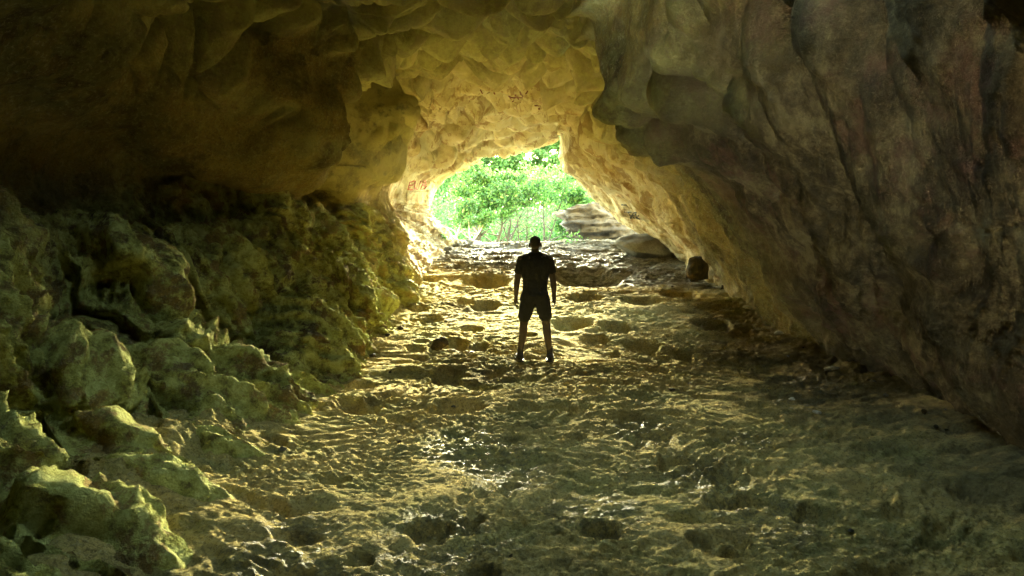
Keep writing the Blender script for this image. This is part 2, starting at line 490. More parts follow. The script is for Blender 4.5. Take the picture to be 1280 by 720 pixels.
def build_floor():
    nv, nu = 1150, 1000
    v = np.linspace(0, 1, nv)
    # spacing that grows with distance
    ys = np.concatenate([np.linspace(-9, 1.8, 90)[:-1], 1.8 + (31.0 - 1.8) * ((np.exp(2.1 * np.linspace(0, 1, nv - 89)) - 1) / (math.exp(2.1) - 1))])
    u = np.linspace(-1, 1, nu)
    xs = np.sign(u) * (0.45 * np.abs(u) + 0.55 * np.abs(u) ** 3) * 11.5 + 0.4
    X, Y = np.meshgrid(xs, ys)
    Z = floor_base(X, Y)
    P = np.stack([X, Y, Z * 0], -1)
    warp = P + 0.35 * np.stack([vnoise(P * 0.9, 51), vnoise(P * 0.9, 52), P[..., 2] * 0], -1)
    st = warp * np.array([0.8, 1.25, 1])
    near = sstep(26, 12, Y)
    Z = Z + 0.10 * fbm(warp * 0.35, 3, 1)
    Z = Z + 0.036 * fbm(st * 1.9, 5, 5, 0.6) * (0.6 + 0.4 * near)
    # worn terraces running across the passage
    n = fbm(st * np.array([0.5, 1.1, 1]), 4, 11)
    Z = Z + 0.035 * (np.round(n * 5) / 5 * 0.6 + n * 0.4)
    Z = Z + sstep(15, 20, Y) * 0.10 * fbm(st * np.array([1.0, 2.6, 1]), 4, 13, 0.6, True)
    # small knobs and cups
    d1, d2 = worley(st * 3.6, 21, True)
    Z = Z + 0.018 * (np.clip(d1, 0, 0.8) - 0.5) * (0.5 + 0.8 * vnoise(P * 0.8, 77))
    Z = Z + 0.024 * fbm(warp * 7, 5, 31, 0.88) * (1 + 1.0 * sstep(16, 21, Y))
    d3, _ = worley(warp * np.array([5.5, 7.5, 1]) + 0.3 * vnoise(P * 9, 35)[..., None], 37, True)
    Z = Z - 0.036 * sstep(0.45, 0.2, d3) * sstep(-0.5, 0.1, vnoise(P * 1.3, 39))
    d4, _ = worley(warp * np.array([15, 18, 1]), 45, True)
    Z = Z - 0.020 * sstep(0.5, 0.15, d4) * sstep(-0.4, 0.2, vnoise(P * 1.9, 47)) * sstep(14, 10, Y)
    # silt and rubble banked against the feet of the walls
    rc = np.array([floor_hit(px, py) for px, py in ((1530, 760), (1268, 552), (1165, 492), (1075, 458), (965, 402), (905, 358), (872, 336))])
    xr = np.interp(Y, rc[:, 1], rc[:, 0])
    Z = Z + 0.38 * np.exp(-np.clip(xr + 0.3 - X, 0, None) / 0.40) * (0.8 + 0.5 * fbm(P * 1.7, 4, 49)) * sstep(18, 13, Y)
    lc = np.array([floor_hit(px, py) for px, py in ((150, 718), (290, 580), (385, 500), (445, 458), (470, 404), (505, 352), (521, 343))])
    xl = np.interp(Y, lc[:, 1], lc[:, 0])
    Z = Z + 0.30 * np.exp(-np.clip(X - xl + 0.3, 0, None) / 0.35) * (0.8 + 0.7 * fbm(P * 1.9, 4, 50)) * sstep(18, 13, Y)
    m = sstep(0.05, 0.5, vnoise(P * 0.7, 91))
    d1b, _ = worley(warp * np.array([9, 11, 1]), 41, True)
    Z = Z - 0.034 * sstep(0.42, 0.1, d1b) * m
    d1c, _ = worley(warp * np.array([1.6, 2.6, 1]), 43, True)
    Z = Z - 0.09 * sstep(0.30, 0.12, d1c) * sstep(-0.2, 0.3, vnoise(P * 0.5, 95))
    wet = np.zeros_like(Z)
    for px, py, wpx, a in PITS:
        c = floor_hit(px, py)
        rx = 0.5 * wpx / F * c[1] * 1.05
        ry = rx * (1.15 if c[1] < 8 else 1.6)
        w_ = (np.abs(X - c[0]) < 2.2 * rx) & (np.abs(Y - c[1]) < 2.2 * ry)
        wob = 1 + 0.35 * fbm(P[w_] * (1.1 / rx) + px, 3, 61)
        r = np.sqrt(((X[w_] - c[0]) / rx) ** 2 + ((Y[w_] - c[1]) / ry) ** 2) * wob
        Z[w_] += -(0.85 * rx + 0.04) * a * sstep(1.0, 0.62, r) + 0.10 * rx * a * np.exp(-((r - 1.15) / 0.25) ** 2)
    # the big trough behind and right of the standing person
    c = floor_hit(735, 343)
    r = np.sqrt(((X - c[0]) / 1.0) ** 2 + ((Y - c[1]) / 1.6) ** 2) * (1 + 0.3 * fbm(P * 1.1, 3, 63))
    Z = Z - 0.42 * sstep(1.0, 0.6, r)
    for px, py, rad in WET:
        c = floor_hit(px, py)
        r = np.sqrt(((X - c[0]) / rad) ** 2 + ((Y - c[1]) / (rad * 1.4)) ** 2) * (1 + 0.5 * fbm(P * 2.2, 3, 65))
        wet = np.maximum(wet, sstep(1.1, 0.5, r))
        k = sstep(1.1, 0.4, r) * (1.0 if rad < 1 else 0.3)
        Z = Z + k * (0.028 * fbm(warp * 9, 3, 67, 0.7) - 0.02)
    
    # level tread where the person stands
    for fx in (-0.215, 0.215):
        r = np.hypot((X - (0.31 + fx)) * 1.3, (Y - 9.94))
        Z = Z * (1 - sstep(0.22, 0.10, r)) + sstep(0.22, 0.10, r) * FOOT_Z
    me = grid_mesh('cave_floor', np.stack([X, Y, Z], -1))
    a = me.attributes.new('wet', 'FLOAT', 'POINT')
    a.data.foreach_set('value', wet.reshape(-1).astype(np.float32))
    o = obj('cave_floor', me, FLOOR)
    tag(o, kind='structure')
    k = 10
    B = np.stack([X, Y, Z], -1)[::k, ::k].copy()
    B[..., 2] -= 0.7
    tag(obj('leak_block_soil', grid_mesh('leak_block_soil', B), FLOOR), kind='structure')  # unseen slab added below to stop light leaking through the floor
    return o
FOOT_Z = float(floor_base(0.31, 9.88)) + 0.0
floor_o = build_floor()

# ---------------------------------------------------------------- cave shell
RINGS = {
 24.0: [(578,306),(560,291),(545,276),(537,262),(541,240),(558,218),(590,200),(612,187),(650,180),(685,171),(700,167),(707,198),(745,243),(785,280),(830,308)],
 21.0: [(548,322),(520,300),(500,275),(488,255),(505,215),(538,190),(565,160),(595,143),(640,136),(680,142),(706,155),(722,200),(768,248),(812,290),(850,324)],
 18.0: [(527,336),(505,315),(487,285),(478,252),(490,210),(500,165),(520,130),(560,112),(610,103),(665,107),(712,130),(750,190),(800,245),(848,298),(876,340)],
 16.3: [(521,343),(508,318),(497,280),(488,245),(497,205),(508,160),(500,122),(530,100),(590,85),(665,87),(722,112),(772,178),(822,240),(866,300),(893,352)],
 15.4: [(500,345),(488,318),(478,282),(474,245),(494,205),(506,160),(498,122),(520,92),(585,75),(665,77),(732,102),(785,172),(838,242),(880,305),(905,358)],
 14.6: [(497,353),(474,318),(452,278),(445,255),(490,205),(502,160),(493,121),(510,84),(580,66),(668,67),(742,90),(792,168),(850,243),(893,312),(918,366)],
 13.9: [(466,354),(446,318),(425,280),(412,258),(462,212),(484,162),(474,116),(500,76),(575,57),(668,56),(775,62),(825,155),(862,243),(908,318),(935,378)],
 13.2: [(448,358),(410,322),(376,282),(350,262),(378,215),(404,168),(398,118),(470,68),(570,52),(670,50),(850,8),(885,128),(867,243),(915,320),(945,384)],
 12.6: [(468,385),(438,335),(400,285),(380,258),(404,220),(420,178),(414,126),(474,64),(568,48),(668,48),(850,5),(885,125),(872,243),(922,322),(955,390)],
 12.1: [(471,403),(432,340),(390,285),(362,256),(400,220),(440,178),(433,125),(482,68),(565,42),(665,45),(800,30),(838,130),(880,243),(930,325),(965,402)],
 11.2: [(452,410),(400,340),(350,275),(310,250),(330,190),(368,130),(395,80),(470,35),(565,20),(665,20),(748,30),(790,150),(890,248),(950,340),(1000,420)],
 10.0: [(440,460),(365,365),(290,262),(215,228),(220,150),(275,80),(340,20),(450,-20),(570,-20),(660,-25),(742,-10),(790,145),(930,250),(1000,375),(1075,458)],
 8.0: [(385,500),(280,430),(180,290),(90,210),(110,110),(180,10),(270,-60),(410,-110),(560,-120),(680,-130),(800,-80),(880,100),(1000,270),(1100,410),(1165,492)],
 6.0: [(290,580),(130,500),(20,330),(-60,200),(20,60),(130,-60),(230,-150),(380,-230),(550,-280),(720,-290),(900,-220),(1030,0),(1160,260),(1230,440),(1268,552)],
 4.0: [(150,720),(-60,640),(-230,420),(-330,200),(-200,-50),(-50,-250),(120,-400),(330,-480),(550,-520),(780,-520),(1050,-420),(1250,-100),(1420,250),(1500,560),(1530,760)],
}
# the overhanging left wall stands nearer than the rest of its section
NEARER = {12.1: {3: 11.6, 4: 11.0, 5: 10.8, 6: 10.9, 7: 11.5}, 11.2: {3: 10.9, 4: 10.3, 5: 10.1, 6: 10.3, 7: 10.8},
          10.0: {4: 9.6, 5: 9.4, 6: 9.6}, 12.6: {3: 12.3, 4: 12.0, 5: 11.9, 6: 12.0}}
def ring_world(Y, pts):
    P = [pix(px, py, NEARER.get(Y, {}).get(i, Y)) for i, (px, py) in enumerate(pts)]
    a, b = P[0], P[-1]
    P.insert(0, a + np.array([0.15, 0, -0.9]))
    P.append(b + np.array([0.05, 0, -0.9]))
    return np.array(P)

ring_list = []
r24 = ring_world(24.0, RINGS[24.0])
cen = np.array([0.5, 24, 2.5])
for Y, s in ((26.2, 4.2), (25.3, 2.0), (24.7, 1.18)):
    Q = cen + (r24 - cen) * s
    Q[:, 1] = Y
    Q[:, 2] = np.maximum(Q[:, 2], -2.5)
    ring_list.append((Q, 26))
for Y in sorted(RINGS, reverse=True):
    n = {24.0: 60, 21.0: 70, 18.0: 50, 16.3: 40, 15.4: 40, 14.6: 50, 13.9: 45, 13.2: 50, 12.6: 40, 12.1: 55, 11.2: 70, 10.0: 130, 8.0: 150, 6.0: 120, 4.0: 60}[Y]
    ring_list.append((ring_world(Y, RINGS[Y]), n))
r4 = ring_list[-1][0]
c4 = np.array([0.2, 4, 1.5])
for Y, s in ((1.0, 1.06), (-2.5, 1.0), (-5.5, 0.6), (-8.0, 0.001)):
    Q = c4 + (r4 - c4) * np.array([s, 1.0, max(s, 0.75)])
    Q[:, 2] = np.where(r4[:, 2] < 0.6, r4[:, 2] - 0.3, Q[:, 2])
    Q[:, 1] = Y
    ring_list.append((Q, 24))

def catmull(P0, P1, P2, P3, t):
    t = t[:, None, None]
    return 0.5 * ((2 * P1) + (-P0 + P2) * t + (2 * P0 - 5 * P1 + 4 * P2 - P3) * t * t + (-P0 + 3 * P1 - 3 * P2 + P3) * t ** 3)

def build_shell():
    C = np.array([q for q, _ in ring_list])              # rings x points x 3
    # around
    K = C.shape[1]
    nsub = 62
    cols = []
    ext = np.concatenate([C[:, :1] * 2 - C[:, 1:2], C, C[:, -1:] * 2 - C[:, -2:-1]], 1)
    for k in range(K - 1):
        t = np.arange(nsub) / nsub if k < K - 2 else np.linspace(0, 1, nsub + 1)
        a = catmull(ext[:, k], ext[:, k + 1], ext[:, k + 2], ext[:, k + 3], t)   # t x rings x 3
        cols.append(a)
    A = np.concatenate(cols, 0).transpose(1, 0, 2)        # rings x nu x 3
    # along
    extA = np.concatenate([A[:1] * 2 - A[1:2], A, A[-1:] * 2 - A[-2:-1]], 0)
    rows = []
    for r in range(len(ring_list) - 1):
        n = ring_list[r][1]
        t = np.arange(n) / n if r < len(ring_list) - 2 else np.linspace(0, 1, n + 1)
        p0, p1, p2, p3 = extA[r], extA[r + 1], extA[r + 2], extA[r + 3]
        rows.append(catmull(p0, p1, p2, p3, t))
    P = np.concatenate(rows, 0)
    U = np.linspace(-1, K - 2, P.shape[1])[None, :] * np.ones((P.shape[0], 1))   # ring index, 0 = left foot, 14 = right foot

    def normals(P):
        du = np.gradient(P, axis=1)
        dv = np.gradient(P, axis=0)
        n = np.cross(du, dv)
        n /= (np.linalg.norm(n, axis=-1, keepdims=True) + 1e-9)
        c = np.array([0.5, 0, 2.5]) - P
        c[..., 1] = 0
        s = np.sign((n * c).sum(-1).mean())
        return n * s
    N = normals(P)
    P = P.astype(np.float32); N = N.astype(np.float32)
    x, y, z = P[..., 0], P[..., 1], P[..., 2]
    # ---- large sculpted forms, each a soft dent or swelling round a point of the wall
    px, py, zf = project(P)
    BUMPS = [
        # hollow under the overhanging left wall
        (40, 215, .9, -.55), (120, 232, .9, -.8), (190, 245, .75, -.8), (250, 252, .6, -.7), (305, 262, .45, -.45),
        # lower lip of the overhang
        (90, 140, .9, .35), (180, 165, .8, .45), (260, 190, .7, .45), (330, 215, .5, .3),
        (240, 90, 1.1, .25), (120, 60, 1.2, .2),
        # mossy shoulders and the hollows between them
        (175, 345, .55, .5), (125, 300, .6, .3), (245, 300, .45, .45), (310, 300, .45, .35), (190, 420, .45, .45),
        (110, 345, .6, -.3), (250, 380, .55, -.55), (330, 420, .55, -.5), (365, 470, .4, -.35), (300, 480, .35, .25), (250, 460, .4, .35),
        (400, 300, .45, .3), (420, 350, .4, .3), (350, 330, .4, .25), (340, 370, .3, -.3), (440, 380, .4, .25), (390, 420, .4, .25),
        (130, 430, .6, -.5), (80, 400, .6, -.35), (60, 470, .45, .5), (110, 480, .4, .35), (200, 555, .35, -.45), (280, 545, .3, .3),
        (200, 490, .4, .4), (60, 540, .5, -.4), (170, 590, .3, .35), (130, 570, .3, .3), (230, 620, .3, -.2), (40, 600, .4, .35),
        (90, 640, .35, -.3), (40, 680, .4, .3), (110, 600, .3, -.2),
        # pockets of the far left wall
        (405, 266, .42, -1.0), (385, 262, .3, -.6), (560, 172, .8, -1.0), (548, 190, .5, -.6), (535, 165, .4, -.4), (505, 265, .6, -.2),
        (450, 275, .4, .2), (495, 300, .4, .25), (498, 140, .5, .55), (465, 92, .4, -.5), (395, 185, .4, .2), (370, 130, .5, .2), (492, 215, .4, .3),
        # right wall: draped folds and the niche at its foot
        (872, 325, .5, -.8), (1090, 400, .45, .35), (1060, 330, .5, .3), (1020, 400, .35, -.3), (985, 350, .5, .25), (1130, 360, .5, -.35),
        (1170, 440, .45, .3), (1215, 400, .6, .25), (1240, 470, .3, .35), (1190, 350, .5, .2), (1195, 250, .7, .3), (1100, 220, .8, .35), (1000, 150, .8, .3),
        (1110, 290, .5, -.2), (960, 200, .6, -.2), (820, 60, .5, .3), (880, 40, .5, -.2), (930, 80, .6, .25), (770, 100, .4, .3), (850, 150, .5, -.1),
        (900, 300, .4, .2), (940, 260, .5, .25), (860, 250, .5, .2), (750, 150, .5, .2), (780, 250, .5, -.15),
    ]
    base = P.copy()
    for bx, by, rad, amp in BUMPS:
        d = np.hypot(px - bx, py - by) + np.where(zf < 1, 1e6, 0)
        near = d < 7
        if not near.any():
            near = d <= d.min() + 1
        k = np.where(near, zf, 1e9).argmin()
        c = base.reshape(-1, 3)[k]
        r2 = ((base - c) ** 2).sum(-1) / rad ** 2
        g = np.exp(-r2 * 1.1)
        P = P + N * (amp * g * (0.5 if bx < 450 and amp > 0 and by > 280 else 0.4 if bx > 700 and bx != 872 else 0.9))[..., None]
    N = normals(P)
    Q = P.copy()
    # ---- masks
    mouth = sstep(26.0, 24.5, y)
    left_slope = sstep(3.4, 2.2, U) * sstep(17.5, 12.5, y)
    ceil = sstep(0.15, 0.6, -N[..., 2]) * sstep(4.0, 5.5, U) * sstep(11.8, 10.6, U)
    right = sstep(10.2, 11.5, U)
    leftw = sstep(3.0, 4.0, U) * sstep(7.0, 5.0, U)
    H = np.zeros(U.shape)
    warp = Q + 0.45 * np.stack([fbm(Q * 0.5, 2, 101), fbm(Q * 0.5, 2, 102), fbm(Q * 0.5, 2, 103)], -1)
    H += 0.22 * fbm(warp * 0.55, 3, 111) * (0.5 + 0.5 * sstep(20, 14, y))
    soft = np.maximum(ceil, sstep(12.5, 15, y) * sstep(3.0, 4.0, U))
    H += 0.09 * fbm(warp * 1.7, 4, 121) * (1 - 0.5 * soft)
    H += 0.038 * fbm(warp * 5.5, 4, 131, 0.65) * (1 - 0.75 * soft)
    # scalloped roof: overlapping shells carved by water
    sc = warp * np.array([1.05, 1.7, 1.1])
    def scallop(m):
        a, b = worley(sc[m], 141)
        return 1.0 * (0.5 - np.clip(a, 0, 1.0)) - 0.16 * np.exp(-((b - a) / 0.07) ** 2)
    def scallop2(m):
        a, b = worley(warp[m] * np.array([2.3, 3.4, 2.4]), 143)
        return 0.15 * (0.5 - a) - 0.04 * np.exp(-((b - a) / 0.08) ** 2)
    H += only(ceil * sstep(24.5, 22, y) * np.where(y > 17, 0.75, 1.0), scallop)
    def ledges(m):
        k = warp[m][:, 1] * 1.15 + 1.1 * fbm(warp[m] * np.array([0.55, 0.3, 0.5]), 2, 147)
        f = k - np.floor(k)
        return 0.42 * (f * sstep(1.0, 0.90, f) - 0.45)
    H += only(ceil * (0.5 + 0.5 * sstep(-0.3, 0.3, vnoise(warp * 0.5, 149))), ledges)
    H += only(np.maximum(ceil, sstep(12.5, 14.5, y) * sstep(24.5, 23, y) * sstep(3.2, 4.2, U)) * sstep(-0.1, 0.4, vnoise(warp * 0.8, 148)), scallop2)
    H += ceil * sstep(14, 19, y) * 0.10 * fbm(warp * np.array([1.2, 3.0, 2.0]), 4, 145, 0.55, True)
    # rough broken left slope: ribs running down towards the floor
    dirv = np.array([0.55, -0.35, -0.75]); dirv /= np.linalg.norm(dirv)
    al = (warp * dirv).sum(-1)
    perp = warp - dirv * al[..., None]
    rib = perp * 1.5 + dirv * (al * 0.55)[..., None]
    H += left_slope * 0.30 * fbm(rib, 5, 151, 0.58, True)
    rib2 = perp * 4.6 + dirv * (al * 1.7)[..., None]
    H += left_slope * 0.22 * fbm(rib2, 4, 153, 0.62, True)
    kk = -warp[..., 1] * 1.05 - warp[..., 2] * 0.35 + 0.9 * fbm(warp * np.array([0.8, 0.5, 0.8]), 3, 158)
    ff = kk - np.floor(kk)
    H += left_slope * 0.50 * (ff * sstep(1.0, 0.86, ff) - 0.42) * sstep(-0.9, 0.3, vnoise(warp * 0.7, 152))
    k2 = -warp[..., 1] * 2.9 - warp[..., 2] * 1.3 + 1.3 * fbm(warp * 1.3, 3, 156)
    f2_ = k2 - np.floor(k2)
    H += left_slope * 0.27 * (f2_ * sstep(1.0, 0.85, f2_) - 0.42)
    H += left_slope * 0.07 * fbm(warp * 9, 4, 157, 0.65)
    def cracks(m):
        f1, f2 = worley(warp[m] * 0.95, 155)
        return 0.08 * np.clip(f2 - f1, 0, 0.5)
    H += only(left_slope, cracks)
    # striated foot of the outer left wall
    st = sstep(3.6, 2.6, U) * sstep(16.8, 18.5, y)
    H += st * 0.16 * fbm(np.stack([warp[..., 0] * 0.5 + warp[..., 2] * 3.2, warp[..., 1] * 0.4, warp[..., 2] * 1.5 - warp[..., 0]], -1), 4, 161, 0.6, True)
    # folds of the right wall, slanting down and towards the viewer
    fold = np.stack([warp[..., 1] * 0.85 + warp[..., 2] * 0.40, warp[..., 2] * 0.16, warp[..., 0] * 0.2], -1)
    H += right * sstep(16, 12, y) * (0.15 * fbm(fold * 1.0, 3, 171, 0.5) + 0.12 * fbm(fold * np.array([2.6, 2.0, 2]), 3, 172, 0.55, True) + 0.03 * fbm(fold * np.array([8, 5, 5]), 3, 174, 0.6, True))
    drape = np.stack([warp[..., 0] * 1.7 + warp[..., 1] * 1.3, warp[..., 2] * 0.15, warp[..., 1] * 0.1], -1)
    H += right * sstep(2.6, 3.6, z) * sstep(13, 11, y) * 0.16 * fbm(drape * 1.6, 3, 176, 0.55, True)
    H += right * sstep(13, 17, y) * 0.17 * fbm(np.stack([warp[..., 1] * .5 + warp[..., 0] * 1.0, warp[..., 2] * 1.1 + warp[..., 0] * .8, warp[..., 1] * .2], -1), 4, 173, 0.55, True)
    H += only(right * sstep(9, 12, y), lambda m: 0.18 * (0.5 - worley(warp[m] * np.array([1.0, 0.9, 0.8]), 175)[0]))
    H += right * 0.05 * fbm(warp * 3.2, 4, 177, 0.6)
    # fins of the left wall
    H += leftw * sstep(10.8, 11.8, y) * 0.08 * fbm(np.stack([warp[..., 1] * 1.1, warp[..., 2] * .35, warp[..., 0]], -1), 4, 181, 0.5, True)
    # thin bedding cracks
    cr = fbm(warp * np.array([0.7, 0.7, 2.2]), 4, 191)
    H -= 0.05 * np.exp(-(cr / 0.03) ** 2) * (1 - left_slope) * sstep(-0.1, 0.3, vnoise(warp * 0.6, 193))
    H = np.where(left_slope > 0.3, 0.46 * np.tanh(H / 0.46), H)
    H += left_slope * (0.07 * fbm(warp * 5.0, 4, 159, 0.68, True) + 0.03 * fbm(warp * 14, 3, 160, 0.7))
    P = Q + N * (H * mouth + (1 - mouth) * 0.5 * fbm(Q * 0.6, 4, 199))[..., None]
    # an unseen roof opening above the viewer, added to let fill light in
    hole = (((P[..., 0] - 0.7) / 1.15) ** 2 + ((P[..., 1] - 4.8) / 1.0) ** 2 * (1 + 0.2 * vnoise(P * 0.9, 301)) < 1) & (P[..., 2] > 4.4)
    # a second, with its alcove, added behind the right wall to light the left
    ac = pix(880, 45, 12.9)
    hole |= (P[..., 0] > 2.45) & (((P[..., 0] - ac[0]) / 2.2) ** 2 + ((P[..., 1] - ac[1]) / 1.5) ** 2 + ((P[..., 2] - ac[2]) / 2.0) ** 2 < 1)
    me = grid_mesh('cave_wall', P, hole=hole)
    moss = sstep(3.4, 1.6, U + 0.8 * fbm(warp * 1.1, 3, 303)) * sstep(17, 13, y) + 0.12 * sstep(11.5, 13.5, U) * sstep(13, 9, y) + 0.22 * ceil * sstep(17, 14, y)
    moss = np.clip(moss + 0.15, 0, 1)
    soft = np.maximum(ceil, sstep(12.5, 15, y) * sstep(3.0, 4.0, U) * sstep(11.0, 10.0, U))
    grit = 1.0 - 0.72 * soft
    a = me.attributes.new('grit', 'FLOAT', 'POINT')
    a.data.foreach_set('value', grit.reshape(-1).astype(np.float32))
    a = me.attributes.new('moss', 'FLOAT', 'POINT')
    a.data.foreach_set('value', moss.reshape(-1).astype(np.float32))
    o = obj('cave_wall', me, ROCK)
    tag(o, kind='structure')
    # the hill round the cave, unseen, added to stop outside light leaking in
    th = np.linspace(0, 2 * np.pi, 121)
    cs, sn = np.cos(th), np.sin(th)
    prof = np.stack([0.5 + 10.0 * np.sign(cs) * np.abs(cs) ** 0.4, 1.9 + 5.1 * np.sign(sn) * np.abs(sn) ** 0.4], -1)
    B = []
    for Yb, sc_ in [(-12.0, 0.01), (-12.0, 0.5), (-12.0, 0.9), (-11.5, 1.0)] + [(yy, 1.0) for yy in np.linspace(-10, 25.9, 70)]:
        B.append(np.stack([0.5 + (prof[:, 0] - 0.5) * sc_, np.full(121, Yb), 1.9 + (prof[:, 1] - 1.9) * sc_], -1))
    B = np.array(B)
    out = B - np.array([0.5, 0, 1.9]); out[..., 1] = 0
    out /= np.linalg.norm(out, axis=-1, keepdims=True) + 1e-6
    B = B + out * (0.5 + 0.5 * fbm(B * 0.35, 3, 311))[..., None]
    hb = (B[..., 2] > 3) & ((((B[..., 0] - 0.7) / 1.9) ** 2 + ((B[..., 1] - 4.8) / 1.7) ** 2 < 1) | (((B[..., 0] - ac[0] - 0.4) / 3.0) ** 2 + ((B[..., 1] - ac[1]) / 2.5) ** 2 < 1))  # cuts matching the added roof openings
    tag(obj('leak_block_hill', grid_mesh('leak_block_hill', B, hole=hb), ROCK), kind='structure')
    return o, P
wall_o, WP = build_shell()

def bvh_of(P, step=2):
    Q = P[::step, ::step]
    nv, nu = Q.shape[:2]
    idx = np.arange(nv * nu).reshape(nv, nu)
    q = np.stack([idx[:-1, :-1], idx[:-1, 1:], idx[1:, 1:], idx[1:, :-1]], -1).reshape(-1, 4)
    return BVHTree.FromPolygons([tuple(v) for v in Q.reshape(-1, 3).tolist()], q.tolist())
WALL_BVH = bvh_of(WP, 3)
_fco = np.empty(len(floor_o.data.vertices) * 3, np.float32)
floor_o.data.vertices.foreach_get('co', _fco)
FP = _fco.reshape(1150, 1000, 3)
FLOOR_BVH = bvh_of(FP, 2)

def floor_z(x, y):
    h = FLOOR_BVH.ray_cast(Vector((x, y, 4.0)), Vector((0, 0, -1)))
    return h[0].z if h[0] else float(floor_base(x, y))
def floor_at(px, py):
    h = FLOOR_BVH.ray_cast(Vector(CAM), ray(px, py))
    return h[0] if h[0] else Vector(floor_hit(px, py))

# ---------------------------------------------------------------- ground outside
def build_ground():
    xs = np.linspace(-220, 220, 240)
    xs = np.sign(xs) * np.abs(xs / 220) ** 1.6 * 220
    ys = 30.5 + (460) * np.linspace(0, 1, 200) ** 1.8
    X, Y = np.meshgrid(xs, ys)
    Z = -0.7 + 4.0 * sstep(38, 85, Y) + 0.5 * fbm(np.stack([X, Y, X * 0], -1) * 0.08, 3, 201)
    Z += np.abs(X) ** 1.2 * 0.03
    o = obj('ground', grid_mesh('ground', np.stack([X, Y, Z], -1)), GROUND)
    tag(o, kind='structure')
build_ground()
def ground_z(x, y):
    t = min(max((y - 38) / 47, 0), 1)
    return -0.7 + 4.0 * t * t * (3 - 2 * t) + abs(x) ** 1.2 * 0.03 - 0.2

# ---------------------------------------------------------------- stones
def stone_mesh(name, size, seed, rough=0.25, sub=4, layered=0.0, flat=False):
    bm = bmesh.new()
    bmesh.ops.create_icosphere(bm, subdivisions=sub, radius=1.0)
    V = np.array([v.co[:] for v in bm.verts])
    N = V.copy()
    # facet the ball with a few random planes so that it is a broken stone, not a ball
    rg = np.random.default_rng(seed)
    for _ in range(11):
        d = rg.normal(size=3); d /= np.linalg.norm(d)
        h = rg.uniform(0.55, 0.9)
        over = np.clip((V * d).sum(-1) - h, 0, None)
        V = V - d * over[:, None] * 0.9
    r = 1 + rough * fbm(V * 1.4 + seed, 4, seed) + 0.25 * rough * fbm(V * 5 + seed, 4, seed + 1)
    V = V * r[:, None] * np.array(size)
    if layered:
        k = V[:, 2] * 11 / size[2] * 0.35 + 0.5 * fbm(V * 0.8, 2, seed + 5)
        V = V + N * (layered * (np.abs((k % 1) - 0.5) - 0.25))[:, None] * np.array([1, 1, 0.1])
    for v, c in zip(bm.verts, V):
        v.co = c
    me = bpy.data.meshes.new(name)
    bm.to_mesh(me)
    bm.free()
    me.polygons.foreach_set('use_smooth', [not flat] * len(me.polygons))
    return me

def boulder(name, px, py, Y, size, seed, mat, label, cat='boulder', group=None, layered=0.0, rz=0.0, rough=0.25, sub=5):
    p = pix(px, py, Y)
    o = obj(name, stone_mesh(name, size, seed, rough, sub, layered), mat, None, p)
    o.rotation_euler = (0, 0, rz)
    tag(o, label, cat, group)
    return o
boulder('boulder', 768, 288, 27.0, (2.1, 1.5, 0.98), 3, OUTROCK, 'large layered grey boulder at the right of the cave mouth, in front of the trees', layered=0.22, rz=0.2, rough=0.6, sub=6)
boulder('boulder', 808, 311, 21.2, (0.95, 0.6, 0.46), 9, BOULDER, 'smooth low rounded boulder lying at the foot of the right wall near the mouth', rz=-0.3, rough=0.12)
boulder('boulder', 872, 338, 16.6, (0.30, 0.32, 0.34), 17, DARKSTONE, 'dark upright rock tucked into the niche at the foot of the right wall', rz=0.5, rough=0.2)

p = floor_at(548, 436)
s = obj('stone', stone_mesh('stone', (0.17, 0.12, 0.10), 21, 0.3, 4), DARKSTONE, None, p + Vector((0, 0, 0.05)))
s.rotation_euler = (0.1, -0.5, 0.3)
tag(s, 'dark angular stone tilted on the floor, left of the standing person', 'stone', 'loose stones on the cave floor')
STN = [(466, 447, .05), (500, 412, .05), (484, 420, .035), (452, 452, .04), (868, 352, .10), (905, 361, .07), (660, 343, .05), (560, 335, .06)]
WHERE = ['small dark stone beside the foot of the mossy slope', 'small dark stone right of the crumpled foil', 'tiny dark stone just below the crumpled foil',
         'tiny dark stone closest to the mossy slope', 'fist sized dark stone in front of the niche in the right wall', 'dark stone at the foot of the right wall, nearer than the niche',
         'small stone just left of the standing person near the trough', 'small dark stone on the far floor left of the person']
for (px, py, r), lab in zip(STN, WHERE):
    p = floor_at(px, py)
    s = obj('stone', stone_mesh('stone', (r * 1.3, r, r * .8), px, 0.3, 3), DARKSTONE, None, p + Vector((0, 0, r * .4)))
    s.rotation_euler = (0, 0, px)
    tag(s, lab, 'stone', 'loose stones on the cave floor')
# pale flakes added along the right wall foot, their colour standing for water glints
FL = [(937, 386, .12, 'pale flake added for a water glint where the right wall meets the floor, farthest of them'), (958, 404, .10, 'pale flake added for a water glint, second from the mouth at the foot of the right wall'),
      (974, 417, .10, 'pale flake added for a water glint, third from the mouth at the foot of the right wall'), (1040, 462, .11, 'pale flake added for a water glint on the dark floor near the right wall'),
      (1255, 540, .09, 'pale flake added for a water glint, nearest the camera at the right edge'), (990, 500, .05, 'small pale flake in the dark part of the floor at right'),
      (1022, 516, .05, 'small pale flake nearer the camera in the dark part of the floor')]
for i, (px, py, r, lab) in enumerate(FL):
    p = floor_at(px, py)
    s = obj('glint_flake', stone_mesh('glint_flake', (r, r * .7, r * .3), 50 + i, 0.35, 3), GLINTSTONE, None, p + Vector((0, 0, r * .15)))
    s.rotation_euler = (0.2, 0.15, i)
    tag(s, lab, 'stone', 'pale flakes along the right wall')

